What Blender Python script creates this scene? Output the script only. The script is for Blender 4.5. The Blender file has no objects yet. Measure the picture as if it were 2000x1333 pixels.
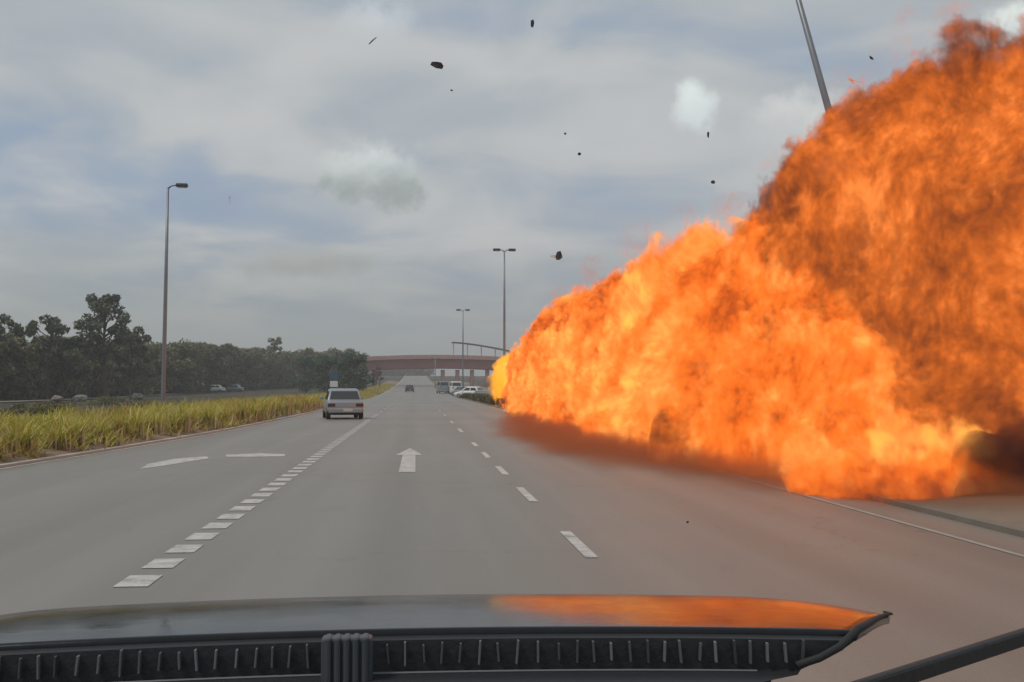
import bpy, bmesh, math, random
import numpy as np
from mathutils import Vector, Matrix, noise as mnoise

# ------------------------------------------------------------------ camera, sky, sun, exposure
scene = bpy.context.scene
COL = scene.collection
R = math.radians
FPX = 2200.0                      # focal length in pixels of the 2000 px wide photograph
CAM_H = 1.45
cam_d = bpy.data.cameras.new('camera')
cam_d.sensor_width = 36.0
cam_d.lens = 36.0 * FPX / 2000.0
cam_d.clip_start = 0.05
cam_d.clip_end = 6000
cam = bpy.data.objects.new('camera', cam_d)
COL.objects.link(cam)
PITCH = math.atan(90.5 / FPX)
YAW = math.atan(188.0 * math.cos(PITCH) / FPX)
cam.location = (0, 0, CAM_H)
cam.rotation_euler = (R(90) + PITCH, 0, -YAW)
scene.camera = cam

SUN_EL, SUN_AZ = 58.0, -112.0      # degrees; azimuth measured from the road direction, negative = left

world = bpy.data.worlds.new('World')
scene.world = world
world.use_nodes = True


def at(px, py, Y):
    """world point at road distance Y that lies in the direction of a photo pixel (2000 px wide)"""
    d = Vector(((px - 1000) / FPX, (666.5 - py) / FPX, -1.0))
    d = Matrix.Rotation(-YAW, 3, 'Z') @ (Matrix.Rotation(R(90) + PITCH, 3, 'X') @ d)
    return Vector((0, 0, CAM_H)) + d * (Y / d.y)


def build_world():
    nt = world.node_tree
    N, L = nt.nodes, nt.links
    N.clear()
    out = N.new('ShaderNodeOutputWorld')
    bg = N.new('ShaderNodeBackground')
    L.new(bg.outputs[0], out.inputs[0])
    tc = N.new('ShaderNodeTexCoord')

    def math_(op, a, b=None, c=None, clamp=False):
        n = N.new('ShaderNodeMath'); n.operation = op; n.use_clamp = clamp
        for i, v in enumerate((a, b, c)):
            if v is None: continue
            if isinstance(v, (int, float)): n.inputs[i].default_value = v
            else: L.new(v, n.inputs[i])
        return n.outputs[0]

    def mix(f, a, b):
        n = N.new('ShaderNodeMix'); n.data_type = 'RGBA'; n.clamp_factor = True
        for s, v in ((n.inputs[0], f), (n.inputs[6], a), (n.inputs[7], b)):
            if isinstance(v, (int, float)): s.default_value = v
            elif isinstance(v, tuple): s.default_value = (*v, 1)
            else: L.new(v, s)
        return n.outputs[2]

    def smooth(x, a, b):
        n = N.new('ShaderNodeMapRange'); n.interpolation_type = 'SMOOTHSTEP'
        L.new(x, n.inputs[0]); n.inputs[1].default_value = a; n.inputs[2].default_value = b
        return n.outputs[0]

    sky = N.new('ShaderNodeTexSky'); sky.sky_type = 'NISHITA'; sky.sun_disc = False
    sky.sun_elevation = R(SUN_EL); sky.sun_rotation = R(SUN_AZ)
    sky.air_density = 1.2; sky.dust_density = 3.0
    sc_ = N.new('ShaderNodeVectorMath'); sc_.operation = 'SCALE'; sc_.inputs[3].default_value = 0.085
    L.new(sky.outputs[0], sc_.inputs[0])
    clear = sc_.outputs[0]
    d = tc.outputs['Generated']
    sep = N.new('ShaderNodeSeparateXYZ'); L.new(d, sep.inputs[0])
    el = math_('MAXIMUM', sep.outputs[2], 0.0)
    # cloud-layer coordinates
    inv = math_('DIVIDE', 1.0, math_('ADD', el, 0.16))
    com = N.new('ShaderNodeCombineXYZ')
    L.new(math_('MULTIPLY', sep.outputs[0], inv), com.inputs[0])
    L.new(math_('MULTIPLY', sep.outputs[1], inv), com.inputs[1])
    com.inputs[2].default_value = 10.5

    def nz(vec, scale, detail, rough, dist=0.0):
        n = N.new('ShaderNodeTexNoise'); n.inputs['Scale'].default_value = scale
        n.inputs['Detail'].default_value = detail; n.inputs['Roughness'].default_value = rough
        n.inputs['Distortion'].default_value = dist
        L.new(vec, n.inputs['Vector']); return n.outputs[0]
    big = nz(com.outputs[0], 0.95, 5, 0.5, 0.4)
    mid = nz(com.outputs[0], 2.2, 4, 0.48, 0.5)
    tone = math_('ADD', math_('MULTIPLY', big, 0.7), math_('MULTIPLY', mid, 0.3))
    cover = smooth(tone, 0.35, 0.515)
    shade = smooth(mid, 0.30, 0.72)
    cloud = mix(shade, (0.325, 0.365, 0.40), (0.445, 0.46, 0.465))
    gap = mix(0.8, clear, (0.258, 0.325, 0.43))
    col = mix(cover, gap, cloud)
    # duller, slightly warm grey air low over the land
    low = smooth(el, 0.0, 0.17)
    col = mix(low, (0.275, 0.295, 0.285), col)
    # single cumulus puffs drifting below the layer
    wob = nz(d, 22.0, 5, 0.6)
    wob2 = nz(d, 60.0, 3, 0.6)
    for (px, py, rx, ry, hard, top, bot) in (
            (722, 345, 140, 84, 0.55, (0.56, 0.60, 0.60), (0.27, 0.305, 0.30)),
            (1356, 212, 62, 58, 0.75, (0.68, 0.74, 0.72), (0.56, 0.62, 0.62)),
            (1560, 245, 130, 74, 0.9, (0.60, 0.61, 0.59), (0.46, 0.48, 0.48)),
            (740, 45, 100, 56, 0.95, (0.52, 0.56, 0.58), (0.45, 0.48, 0.50)),
            (590, 515, 170, 40, 0.8, (0.38, 0.39, 0.37), (0.30, 0.315, 0.305)),
            (1980, 45, 60, 50, 0.6, (0.66, 0.72, 0.68), (0.55, 0.6, 0.6))):
        c = (at(px, py, 100) - Vector((0, 0, CAM_H))).normalized()
        rt = c.cross(Vector((0, 0, 1))).normalized(); up = rt.cross(c)

        def dot(v):
            n = N.new('ShaderNodeVectorMath'); n.operation = 'DOT_PRODUCT'
            L.new(d, n.inputs[0]); n.inputs[1].default_value = v
            return n.outputs['Value']
        u = math_('DIVIDE', dot(rt), rx / FPX); v = math_('DIVIDE', dot(up), ry / FPX)
        r2 = math_('SQRT', math_('ADD', math_('POWER', math_('ABSOLUTE', u), 2.0), math_('POWER', math_('ABSOLUTE', v), 2.0)))
        r2 = math_('ADD', r2, math_('MULTIPLY', math_('SUBTRACT', wob, 0.5), 1.35))
        r2 = math_('ADD', r2, math_('MULTIPLY', math_('SUBTRACT', wob2, 0.5), 0.7))
        front = math_('GREATER_THAN', dot(c), 0.5)
        m = math_('MULTIPLY', math_('SUBTRACT', 1.0, smooth(r2, 1.0 - hard, 1.0)), front)
        m = math_('MULTIPLY', m, 0.88)
        tint = mix(smooth(math_('ADD', v, math_('MULTIPLY', math_('SUBTRACT', wob, 0.5), 1.5)), -0.35, 0.75), bot, top)
        col = mix(m, col, tint)
    L.new(col, bg.inputs[0])
    bg.inputs[1].default_value = 1.12
    world.cycles.sampling_method = 'MANUAL'
    world.cycles.sample_map_resolution = 256


build_world()

sun_d = bpy.data.lights.new('sun', 'SUN')
sun_d.energy = 1.5
sun_d.angle = R(14)
sun_d.color = (1.0, 0.95, 0.88)
sun = bpy.data.objects.new('sun', sun_d)
COL.objects.link(sun)
sv = Vector((math.sin(R(SUN_AZ)) * math.cos(R(SUN_EL)), math.cos(R(SUN_AZ)) * math.cos(R(SUN_EL)), math.sin(R(SUN_EL))))
sun.rotation_euler = (-sv).to_track_quat('-Z', 'Y').to_euler()
sun.location = sv * 300

vs = scene.view_settings
vs.view_transform = 'Standard'; vs.look = 'None'; vs.exposure = 0.1; vs.gamma = 1.0
vs.use_curve_mapping = False
cy = scene.cycles
cy.use_denoising = True
cy.max_bounces = 6; cy.diffuse_bounces = 2; cy.glossy_bounces = 3; cy.transmission_bounces = 4
cy.volume_bounces = 0; cy.transparent_max_bounces = 12
cy.volume_max_steps = 400
cy.sample_clamp_indirect = 6.0


# ------------------------------------------------------------------ helpers
def tag(o, label=None, cat=None, group=None, kind=None):
    if label: o['label'] = label
    if cat: o['category'] = cat
    if group: o['group'] = group
    if kind: o['kind'] = kind
    return o


def link(o, parent=None):
    COL.objects.link(o)
    if parent is not None: o.parent = parent
    return o


def empty(name, loc=(0, 0, 0), rz=0.0):
    o = bpy.data.objects.new(name, None)
    o.empty_display_size = 0.2
    o.location = loc; o.rotation_euler = (0, 0, rz)
    return link(o)


def mesh_obj(name, me, mat=None, parent=None):
    o = bpy.data.objects.new(name, me)
    if mat is not None and not me.materials: me.materials.append(mat)
    return link(o, parent)


def from_bm(name, bm, mat, parent=None, smooth=False):
    bmesh.ops.recalc_face_normals(bm, faces=bm.faces)
    me = bpy.data.meshes.new(name)
    bm.to_mesh(me); bm.free()
    if smooth:
        me.polygons.foreach_set('use_smooth', [True] * len(me.polygons))
    return mesh_obj(name, me, mat, parent)


def from_py(name, verts, faces, mat, parent=None, smooth=False):
    me = bpy.data.meshes.new(name)
    me.from_pydata([tuple(v) for v in verts], [], faces)
    if smooth:
        me.polygons.foreach_set('use_smooth', [True] * len(me.polygons))
    me.update()
    return mesh_obj(name, me, mat, parent)


def quads_mesh(name, V, mat, nv=4):
    """V: (n, nv, 3) array, one polygon per row"""
    V = np.asarray(V, dtype=np.float32); n = V.shape[0]
    me = bpy.data.meshes.new(name)
    me.vertices.add(n * nv); me.vertices.foreach_set('co', V.reshape(-1))
    me.loops.add(n * nv); me.loops.foreach_set('vertex_index', np.arange(n * nv, dtype=np.int32))
    me.polygons.add(n)
    me.polygons.foreach_set('loop_start', np.arange(0, n * nv, nv, dtype=np.int32))
    me.update(calc_edges=True); me.validate()
    if mat: me.materials.append(mat)
    return me


def box(bm, c, s, rot=None, bevel=0.0):
    r = bmesh.ops.create_cube(bm, size=1.0)
    vs_ = r['verts']
    for v in vs_:
        v.co = Vector((v.co.x * s[0], v.co.y * s[1], v.co.z * s[2]))
    if bevel > 0:
        es = list({e for v in vs_ for e in v.link_edges})
        rb = bmesh.ops.bevel(bm, geom=es, offset=bevel, segments=2, affect='EDGES', profile=0.5)
        vs_ = list({v for f in rb['faces'] for v in f.verts} | {v for v in vs_ if v.is_valid})
    for v in vs_:
        if rot is not None: v.co = rot @ v.co
        v.co += Vector(c)
    return vs_


def tube(bm, pts, radii, seg=8, cap=True):
    rings = []
    pts = [Vector(p) for p in pts]
    for i, p in enumerate(pts):
        t = (pts[min(i + 1, len(pts) - 1)] - pts[max(i - 1, 0)]).normalized()
        a = Vector((0, 0, 1)) if abs(t.z) < 0.9 else Vector((1, 0, 0))
        u = t.cross(a).normalized(); w = t.cross(u)
        r = radii[i] if isinstance(radii, (list, tuple)) else radii
        rings.append([bm.verts.new(p + (u * math.cos(k * 2 * math.pi / seg) + w * math.sin(k * 2 * math.pi / seg)) * r) for k in range(seg)])
    for a, b in zip(rings, rings[1:]):
        for k in range(seg):
            bm.faces.new((a[k], a[(k + 1) % seg], b[(k + 1) % seg], b[k]))
    if cap:
        bm.faces.new(rings[0]); bm.faces.new(rings[-1])


def lathe_x(bm, prof, seg=20, c=(0, 0, 0)):
    """profile of (x, r) turned round the x axis"""
    rings = [[bm.verts.new((c[0] + x, c[1] + r * math.cos(k * 2 * math.pi / seg), c[2] + r * math.sin(k * 2 * math.pi / seg))) for k in range(seg)] for x, r in prof]
    for a, b in zip(rings, rings[1:]):
        for k in range(seg):
            bm.faces.new((a[k], a[(k + 1) % seg], b[(k + 1) % seg], b[k]))
    bm.faces.new(rings[0]); bm.faces.new(rings[-1])


# ------------------------------------------------------------------ materials
MATS = {}


class NT:
    def __init__(self, name):
        self.m = bpy.data.materials.new(name); self.m.use_nodes = True
        self.nt = self.m.node_tree; self.N = self.nt.nodes; self.L = self.nt.links
        self.bsdf = self.N.get('Principled BSDF'); self.out = self.N.get('Material Output')
        MATS[name] = self.m

    def node(self, t, **kw):
        n = self.N.new(t)
        for k, v in kw.items(): setattr(n, k, v)
        return n

    def set(self, sock, v):
        if isinstance(v, (int, float)): sock.default_value = v
        elif isinstance(v, tuple): sock.default_value = (*v, 1) if len(v) == 3 and sock.type == 'RGBA' else v
        else: self.L.new(v, sock)

    def noise(self, scale, detail=4, rough=0.55, vec=None, dist=0.0, out=0):
        n = self.node('ShaderNodeTexNoise')
        n.inputs['Scale'].default_value = scale; n.inputs['Detail'].default_value = detail
        n.inputs['Roughness'].default_value = rough; n.inputs['Distortion'].default_value = dist
        if vec is not None: self.L.new(vec, n.inputs['Vector'])
        return n.outputs[out]

    def coord(self, which='Object'):
        return self.node('ShaderNodeTexCoord').outputs[which]

    def pos(self):
        return self.node('ShaderNodeNewGeometry').outputs['Position']

    def mapping(self, vec, scale=(1, 1, 1), loc=(0, 0, 0)):
        n = self.node('ShaderNodeMapping'); self.L.new(vec, n.inputs[0])
        n.inputs['Scale'].default_value = scale; n.inputs['Location'].default_value = loc
        return n.outputs[0]

    def ramp(self, x, stops):
        n = self.node('ShaderNodeValToRGB'); self.L.new(x, n.inputs[0])
        e = n.color_ramp.elements
        while len(e) < len(stops): e.new(0.5)
        for el, (p, c) in zip(e, stops):
            el.position = p; el.color = (*c, 1)
        return n.outputs[0]

    def mix(self, f, a, b, mode='MIX'):
        n = self.node('ShaderNodeMix', data_type='RGBA', blend_type=mode)
        self.set(n.inputs[0], f); self.set(n.inputs[6], a); self.set(n.inputs[7], b)
        return n.outputs[2]

    def math(self, op, a, b=None, clamp=False):
        n = self.node('ShaderNodeMath', operation=op, use_clamp=clamp)
        self.set(n.inputs[0], a)
        if b is not None: self.set(n.inputs[1], b)
        return n.outputs[0]

    def maprange(self, x, a, b, c=0.0, d=1.0, kind='SMOOTHSTEP'):
        n = self.node('ShaderNodeMapRange', interpolation_type=kind)
        self.L.new(x, n.inputs[0])
        for i, v in enumerate((a, b, c, d)): n.inputs[i + 1].default_value = v
        return n.outputs[0]

    def bump(self, h, strength=0.3, dist=0.02):
        n = self.node('ShaderNodeBump'); n.inputs['Strength'].default_value = strength
        n.inputs['Distance'].default_value = dist
        self.L.new(h, n.inputs['Height']); self.L.new(n.outputs[0], self.bsdf.inputs['Normal'])

    def base(self, v): self.set(self.bsdf.inputs['Base Color'], v)
    def rough(self, v): self.set(self.bsdf.inputs['Roughness'], v)


def simple(name, col, rough=0.6, var=0.12, scale=6.0, metallic=0.0, bump=0.0):
    t = NT(name)
    n = t.noise(scale, 4, 0.6, t.coord())
    lo = tuple(c * (1 - var) for c in col); hi = tuple(min(1, c * (1 + var)) for c in col)
    t.base(t.mix(n, lo, hi)); t.rough(rough)
    t.bsdf.inputs['Metallic'].default_value = metallic
    if bump: t.bump(t.noise(scale * 6, 3, 0.6, t.coord()), bump, 0.01)
    return t.m


def mk_asphalt():
    t = NT('asphalt')
    p = t.pos()
    large = t.noise(0.09, 4, 0.55, p)
    streak = t.noise(1.0, 4, 0.6, t.mapping(p, (0.9, 0.035, 1)))
    fine = t.noise(38, 3, 0.7, p)
    patch = t.noise(0.5, 5, 0.6, p, 0.4)
    c = t.ramp(large, [(0.3, (0.165, 0.149, 0.122)), (0.7, (0.198, 0.180, 0.149))])
    c = t.mix(t.maprange(streak, 0.35, 0.7), c, t.mix(0.5, c, (0.26, 0.24, 0.21)))
    c = t.mix(t.maprange(patch, 0.58, 0.72, 0, 0.35), c, (0.15, 0.135, 0.115))
    c = t.mix(t.maprange(fine, 0.3, 0.75, 0, 0.4), c, (0.12, 0.11, 0.095))
    sx = t.node('ShaderNodeSeparateXYZ'); t.L.new(p, sx.inputs[0])
    # darker wheel tracks, two to a lane
    ph = t.math('MULTIPLY', t.math('ADD', sx.outputs[0], 0.28), 2 * math.pi / 1.78)
    trk = t.maprange(t.math('ADD', t.math('COSINE', ph), t.math('MULTIPLY', t.math('SUBTRACT', streak, 0.5), 2.0)), 0.1, 1.1, 0.0, 0.38)
    c = t.mix(trk, c, t.mix(1.0, c, (0.78, 0.77, 0.76), 'MULTIPLY'))
    # oil drips along the lane middles and a few crooked cracks
    spot = t.noise(2.3, 5, 0.7, t.mapping(p, (1.0, 0.25, 1)))
    c = t.mix(t.maprange(spot, 0.62, 0.74, 0, 0.5), c, (0.085, 0.078, 0.068))
    vor = t.node('ShaderNodeTexVoronoi', feature='DISTANCE_TO_EDGE'); vor.inputs['Scale'].default_value = 0.16
    wv = t.node('ShaderNodeVectorMath', operation='MULTIPLY_ADD'); t.L.new(t.noise(1.1, 4, 0.6, p, out=1), wv.inputs[0]); wv.inputs[1].default_value = (1.6, 1.6, 0); t.L.new(p, wv.inputs[2])
    t.L.new(wv.outputs[0], vor.inputs['Vector'])
    crack = t.math('MULTIPLY', t.maprange(vor.outputs['Distance'], 0.0, 0.006, 1.0, 0.0), t.maprange(large, 0.48, 0.56, 0.0, 0.3))
    c = t.mix(crack, c, (0.05, 0.046, 0.04))
    t.base(c); t.rough(t.maprange(large, 0.3, 0.7, 0.42, 0.52))
    t.bsdf.inputs['Specular IOR Level'].default_value = 0.6
    t.bump(fine, 0.25, 0.006)
    return t.m


def mk_paint():
    t = NT('road_paint')
    p = t.pos()
    n = t.noise(5.0, 5, 0.65, p); f = t.noise(45, 3, 0.7, p)
    wear = t.math('ADD', t.math('MULTIPLY', n, 0.7), t.math('MULTIPLY', f, 0.3))
    c = t.ramp(wear, [(0.36, (0.22, 0.205, 0.18)), (0.47, (0.42, 0.40, 0.37)), (0.7, (0.60, 0.585, 0.55))])
    t.base(c); t.rough(0.6)
    return t.m


def mk_ground():
    t = NT('ground')
    p = t.pos()
    a = t.noise(0.08, 5, 0.6, p); b = t.noise(0.7, 5, 0.65, p); f = t.noise(9, 4, 0.7, p)
    c = t.ramp(b, [(0.3, (0.028, 0.020, 0.010)), (0.55, (0.045, 0.036, 0.016)), (0.75, (0.06, 0.062, 0.022))])
    c = t.mix(t.maprange(a, 0.42, 0.62), c, (0.055, 0.055, 0.02))
    c = t.mix(t.maprange(f, 0.4, 0.8, 0, 0.4), c, (0.02, 0.016, 0.009))
    t.base(c); t.rough(0.95); t.bump(t.math('ADD', b, f), 0.8, 0.08)
    return t.m


def mk_leaf(name, a, b, c, trans=0.25):
    t = NT(name)
    g = t.node('ShaderNodeNewGeometry')
    col = t.ramp(g.outputs['Random Per Island'], [(0.0, a), (0.55, b), (1.0, c)])
    oi = t.node('ShaderNodeObjectInfo')
    hs = t.node('ShaderNodeHueSaturation')
    t.L.new(t.maprange(oi.outputs['Random'], 0, 1, 0.7, 1.3, 'LINEAR'), hs.inputs['Value'])
    t.L.new(t.maprange(oi.outputs['Random'], 0, 1, 0.485, 0.515, 'LINEAR'), hs.inputs['Hue'])
    t.L.new(col, hs.inputs['Color'])
    t.base(hs.outputs[0]); t.rough(0.6)
    tr = t.node('ShaderNodeBsdfTranslucent'); t.L.new(hs.outputs[0], tr.inputs[0])
    mx = t.node('ShaderNodeMixShader'); mx.inputs[0].default_value = trans
    t.L.new(t.bsdf.outputs[0], mx.inputs[1]); t.L.new(tr.outputs[0], mx.inputs[2])
    t.L.new(mx.outputs[0], t.out.inputs[0])
    return t.m


def mk_grass(name='grass_blade'):
    """blades: green and yellow above, straw-coloured dead sheaths at the foot; 'up' runs 0..1 along a blade"""
    t = NT(name)
    g = t.node('ShaderNodeNewGeometry'); at_ = t.node('ShaderNodeAttribute'); at_.attribute_name = 'up'
    patch = t.noise(0.3, 3, 0.55, g.outputs['Position'])
    leaf = t.ramp(g.outputs['Random Per Island'], [(0.0, (0.24, 0.27, 0.035)), (0.45, (0.44, 0.41, 0.06)), (0.8, (0.58, 0.49, 0.10)), (1.0, (0.66, 0.53, 0.22))])
    dry = t.mix(0.7, leaf, (0.36, 0.22, 0.06))
    leaf = t.mix(t.maprange(patch, 0.47, 0.6), leaf, dry)
    straw = t.ramp(g.outputs['Random Per Island'], [(0.0, (0.24, 0.15, 0.08)), (0.6, (0.42, 0.28, 0.17)), (1.0, (0.62, 0.49, 0.32))])
    col = t.mix(t.maprange(at_.outputs['Fac'], 0.12, 0.5), straw, leaf)
    t.base(col); t.rough(0.6)
    tr = t.node('ShaderNodeBsdfTranslucent'); t.L.new(col, tr.inputs[0])
    mx = t.node('ShaderNodeMixShader'); mx.inputs[0].default_value = 0.35
    t.L.new(t.bsdf.outputs[0], mx.inputs[1]); t.L.new(tr.outputs[0], mx.inputs[2])
    t.L.new(mx.outputs[0], t.out.inputs[0])
    return t.m


def mk_fire(name, dens, stops, power, scale, field, step=0.1, soft=0.5, rag=(1.5, 0.8), hot=0.12):
    """burning gas: absorbs and glows; every bit of it shines with the colour of its own temperature.
    field(t, x, y, z) gives the depth in metres inside the cloud's mean surface; turbulence ruffles it."""
    t = NT(name)
    t.N.remove(t.bsdf)
    p = t.pos()
    warp = t.noise(scale * 0.5, 2, 0.5, p, 0.0, out=1)
    vm = t.node('ShaderNodeVectorMath', operation='MULTIPLY_ADD')
    t.L.new(warp, vm.inputs[0]); vm.inputs[1].default_value = (1.6 / (scale + 0.4),) * 3; t.L.new(p, vm.inputs[2])
    q = t.mapping(vm.outputs[0], (1.0, 1.0, 0.8))
    n1 = t.noise(scale * 1.15, 5, 0.6, q)
    n2 = t.noise(scale * 5.0, 5, 0.66, t.mapping(vm.outputs[0], (1.0, 1.0, 0.85), (7.3, 2.1, 5.5)))
    sep = t.node('ShaderNodeSeparateXYZ'); t.L.new(p, sep.inputs[0])
    depth = field(t, sep.outputs[0], sep.outputs[1], sep.outputs[2])
    r1 = t.math('MULTIPLY', t.math('SUBTRACT', n1, 0.5), rag[0] * 2)
    r2 = t.math('MULTIPLY', t.math('SUBTRACT', n2, 0.5), rag[1] * 2)
    e = t.math('ADD', depth, t.math('ADD', r1, r2))
    d = t.math('MULTIPLY', t.maprange(e, 0.0, soft), dens)
    m1 = t.noise(scale * 0.9, 3, 0.55, t.mapping(p, (1, 1, 1), (3.1, 9.2, 1.7)))
    n3 = t.noise(scale * 13.0, 3, 0.7, t.mapping(vm.outputs[0], (1.0, 1.0, 0.8), (1.3, 8.1, 2.5)))
    temp = t.math('ADD', t.math('MULTIPLY', m1, 0.40), t.math('ADD', t.math('MULTIPLY', n2, 0.35), t.math('MULTIPLY', n3, 0.25)))
    temp = t.maprange(temp, 0.405, 0.595, 0.0, 1.0, 'LINEAR')
    temp = t.math('ADD', temp, t.maprange(e, 0.0, 1.6, -hot, hot))
    col = t.ramp(temp, stops)
    em = t.node('ShaderNodeEmission'); t.L.new(col, em.inputs[0])
    t.L.new(t.math('MULTIPLY', d, power), em.inputs[1])
    ab = t.node('ShaderNodeVolumeAbsorption'); ab.inputs[0].default_value = (0, 0, 0, 1)
    t.L.new(d, ab.inputs[1])
    add = t.node('ShaderNodeAddShader')
    t.L.new(em.outputs[0], add.inputs[0]); t.L.new(ab.outputs[0], add.inputs[1])
    t.L.new(add.outputs[0], t.out.inputs['Volume'])
    t.m.cycles.volume_step_rate = step
    return t.m


def table(t, x, tab, vmax):
    """piecewise-linear curve of metres against metres"""
    a, b = tab[0][0], tab[-1][0]
    f = t.maprange(x, a, b, 0.0, 1.0, 'LINEAR')
    c = t.ramp(f, [((u - a) / (b - a), (v / vmax,) * 3) for u, v in tab])
    return t.math('MULTIPLY', c, vmax)


mk_asphalt(); mk_paint(); mk_ground(); mk_grass()
mk_leaf('leaf_dark', (0.085, 0.088, 0.034), (0.15, 0.148, 0.055), (0.22, 0.205, 0.085))
mk_leaf('leaf_green', (0.035, 0.065, 0.035), (0.06, 0.105, 0.055), (0.09, 0.14, 0.08))
mk_leaf('leaf_rust', (0.15, 0.075, 0.05), (0.21, 0.11, 0.075), (0.27, 0.15, 0.11))  # the fire's red tint over the far trees is put into the leaf colour
mk_leaf('leaf_airy', (0.06, 0.075, 0.04), (0.10, 0.115, 0.06), (0.15, 0.16, 0.095))
simple('bark', (0.06, 0.05, 0.04), 0.9, 0.3, 3, bump=0.4)
simple('concrete', (0.42, 0.39, 0.34), 0.85, 0.2, 1.3, bump=0.2)
simple('pale_earth', (0.20, 0.175, 0.13), 0.95, 0.3, 0.8, bump=0.3)
simple('galvanised', (0.22, 0.235, 0.25), 0.45, 0.2, 3, metallic=0.5)
simple('lamp_dark', (0.05, 0.055, 0.06), 0.5, 0.2, 5)
simple('rail_steel', (0.42, 0.43, 0.42), 0.4, 0.15, 3, metallic=0.6)
simple('silver_paint', (0.29, 0.325, 0.35), 0.3, 0.05, 2, metallic=0.35)
simple('white_paint', (0.74, 0.74, 0.71), 0.3, 0.04, 2)
simple('dark_paint', (0.06, 0.062, 0.07), 0.3, 0.1, 2, metallic=0.2)
simple('rubber', (0.02, 0.02, 0.02), 0.8, 0.2, 10)
simple('alloy', (0.35, 0.35, 0.36), 0.35, 0.1, 8, metallic=0.8)
simple('plate', (0.55, 0.55, 0.52), 0.4, 0.05, 8)
simple('maroon_wall', (0.19, 0.085, 0.072), 0.85, 0.2, 0.4, bump=0.1)
simple('roof_sheet', (0.10, 0.10, 0.105), 0.5, 0.2, 0.6)
simple('fascia', (0.52, 0.42, 0.39), 0.6, 0.1, 0.6)
simple('sign_blue', (0.05, 0.10, 0.16), 0.5, 0.15, 3)
simple('sign_white', (0.62, 0.64, 0.63), 0.5, 0.08, 3)
simple('charred', (0.03, 0.028, 0.026), 0.7, 0.4, 5, bump=0.4)
simple('pale_panel', (0.7, 0.72, 0.72), 0.4, 0.1, 4)
t = NT('reflected_rib_grey'); oi_ = t.node('ShaderNodeObjectInfo')
t.base(t.mix(oi_.outputs['Random'], (0.05, 0.052, 0.055), (0.19, 0.195, 0.20))); t.rough(0.5)
simple('cowl_black', (0.018, 0.018, 0.020), 0.55, 0.25, 12, bump=0.15)
simple('box_grey', (0.06, 0.068, 0.072), 0.5, 0.2, 14)
simple('rock', (0.19, 0.17, 0.15), 0.9, 0.3, 1.5, bump=0.5)
t = NT('car_glass'); t.base((0.03, 0.034, 0.036)); t.rough(0.08); t.bsdf.inputs['Specular IOR Level'].default_value = 0.7
t = NT('tail_lens'); t.base(t.mix(t.noise(30, 2, 0.5, t.coord()), (0.055, 0.018, 0.014), (0.09, 0.03, 0.022))); t.rough(0.2)
t = NT('bonnet_paint')
p_ = t.coord()
t.base(t.mix(t.noise(40, 3, 0.6, p_), (0.012, 0.013, 0.015), (0.022, 0.023, 0.026)))
t.rough(t.maprange(t.noise(7, 4, 0.6, p_), 0.3, 0.7, 0.10, 0.19))
t.bump(t.noise(6, 4, 0.55, p_), 0.12, 0.012); t.bsdf.inputs['Specular IOR Level'].default_value = 0.19


# ------------------------------------------------------------------ the setting
def ground_z(y):
    """the road runs level, then climbs to a crest 600 m ahead"""
    return 7.6 * min(max((y - 150.0) / 450.0, 0.0), 1.0) ** 1.5


def interp(tab, y):
    if y <= tab[0][0]: return tab[0][1]
    for (a, b), (c, d) in zip(tab, tab[1:]):
        if y <= c: return b + (d - b) * (y - a) / (c - a)
    return tab[-1][1]


LEFT_EDGE = [(-60, -9.2), (8, -8.55), (14, -8.0), (20, -7.5), (27, -6.95), (34, -6.5), (41, -6.2), (55, -5.95), (74, -5.8), (140, -5.75), (700, -5.75)]
def left_x(y): return interp(LEFT_EDGE, y)
RIGHT_LINE, RIGHT_X = 5.2, 5.85
YS = [-60, -30, -10, 0, 6, 10, 14, 18, 22, 27, 32, 38, 45, 55, 65, 75, 90, 110, 130, 150, 165, 180, 200, 220, 240, 260, 290, 320, 350, 380, 420, 460, 500, 540, 580, 600, 640, 700]


def strip(name, xl, xr, dz, mat, ys=YS, parent=None, nx=1):
    V, F = [], []
    for y in ys:
        a, b = xl(y), xr(y)
        for i in range(nx + 1):
            V.append((a + (b - a) * i / nx, y, ground_z(y) + dz))
    w = nx + 1
    for j in range(len(ys) - 1):
        for i in range(nx):
            F.append((j * w + i, j * w + i + 1, (j + 1) * w + i + 1, (j + 1) * w + i))
    return from_py(name, V, F, mat, parent)


g = strip('ground', lambda y: -1500, lambda y: 1500, -0.16, MATS['ground'], [-300] + YS + [1000, 2500], nx=60)
tag(g, kind='structure')
road = strip('road', left_x, lambda y: RIGHT_X, 0.0, MATS['asphalt'], nx=6)
tag(road, kind='structure')

# painted lines, each stroke a sheet of its own just above the asphalt
def paint_quad(name, pts, dz=0.005):
    V = [(x, y, ground_z(y) + dz) for x, y in pts]
    return from_py(name, V, [tuple(range(len(V)))], MATS['road_paint'], road)


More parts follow.
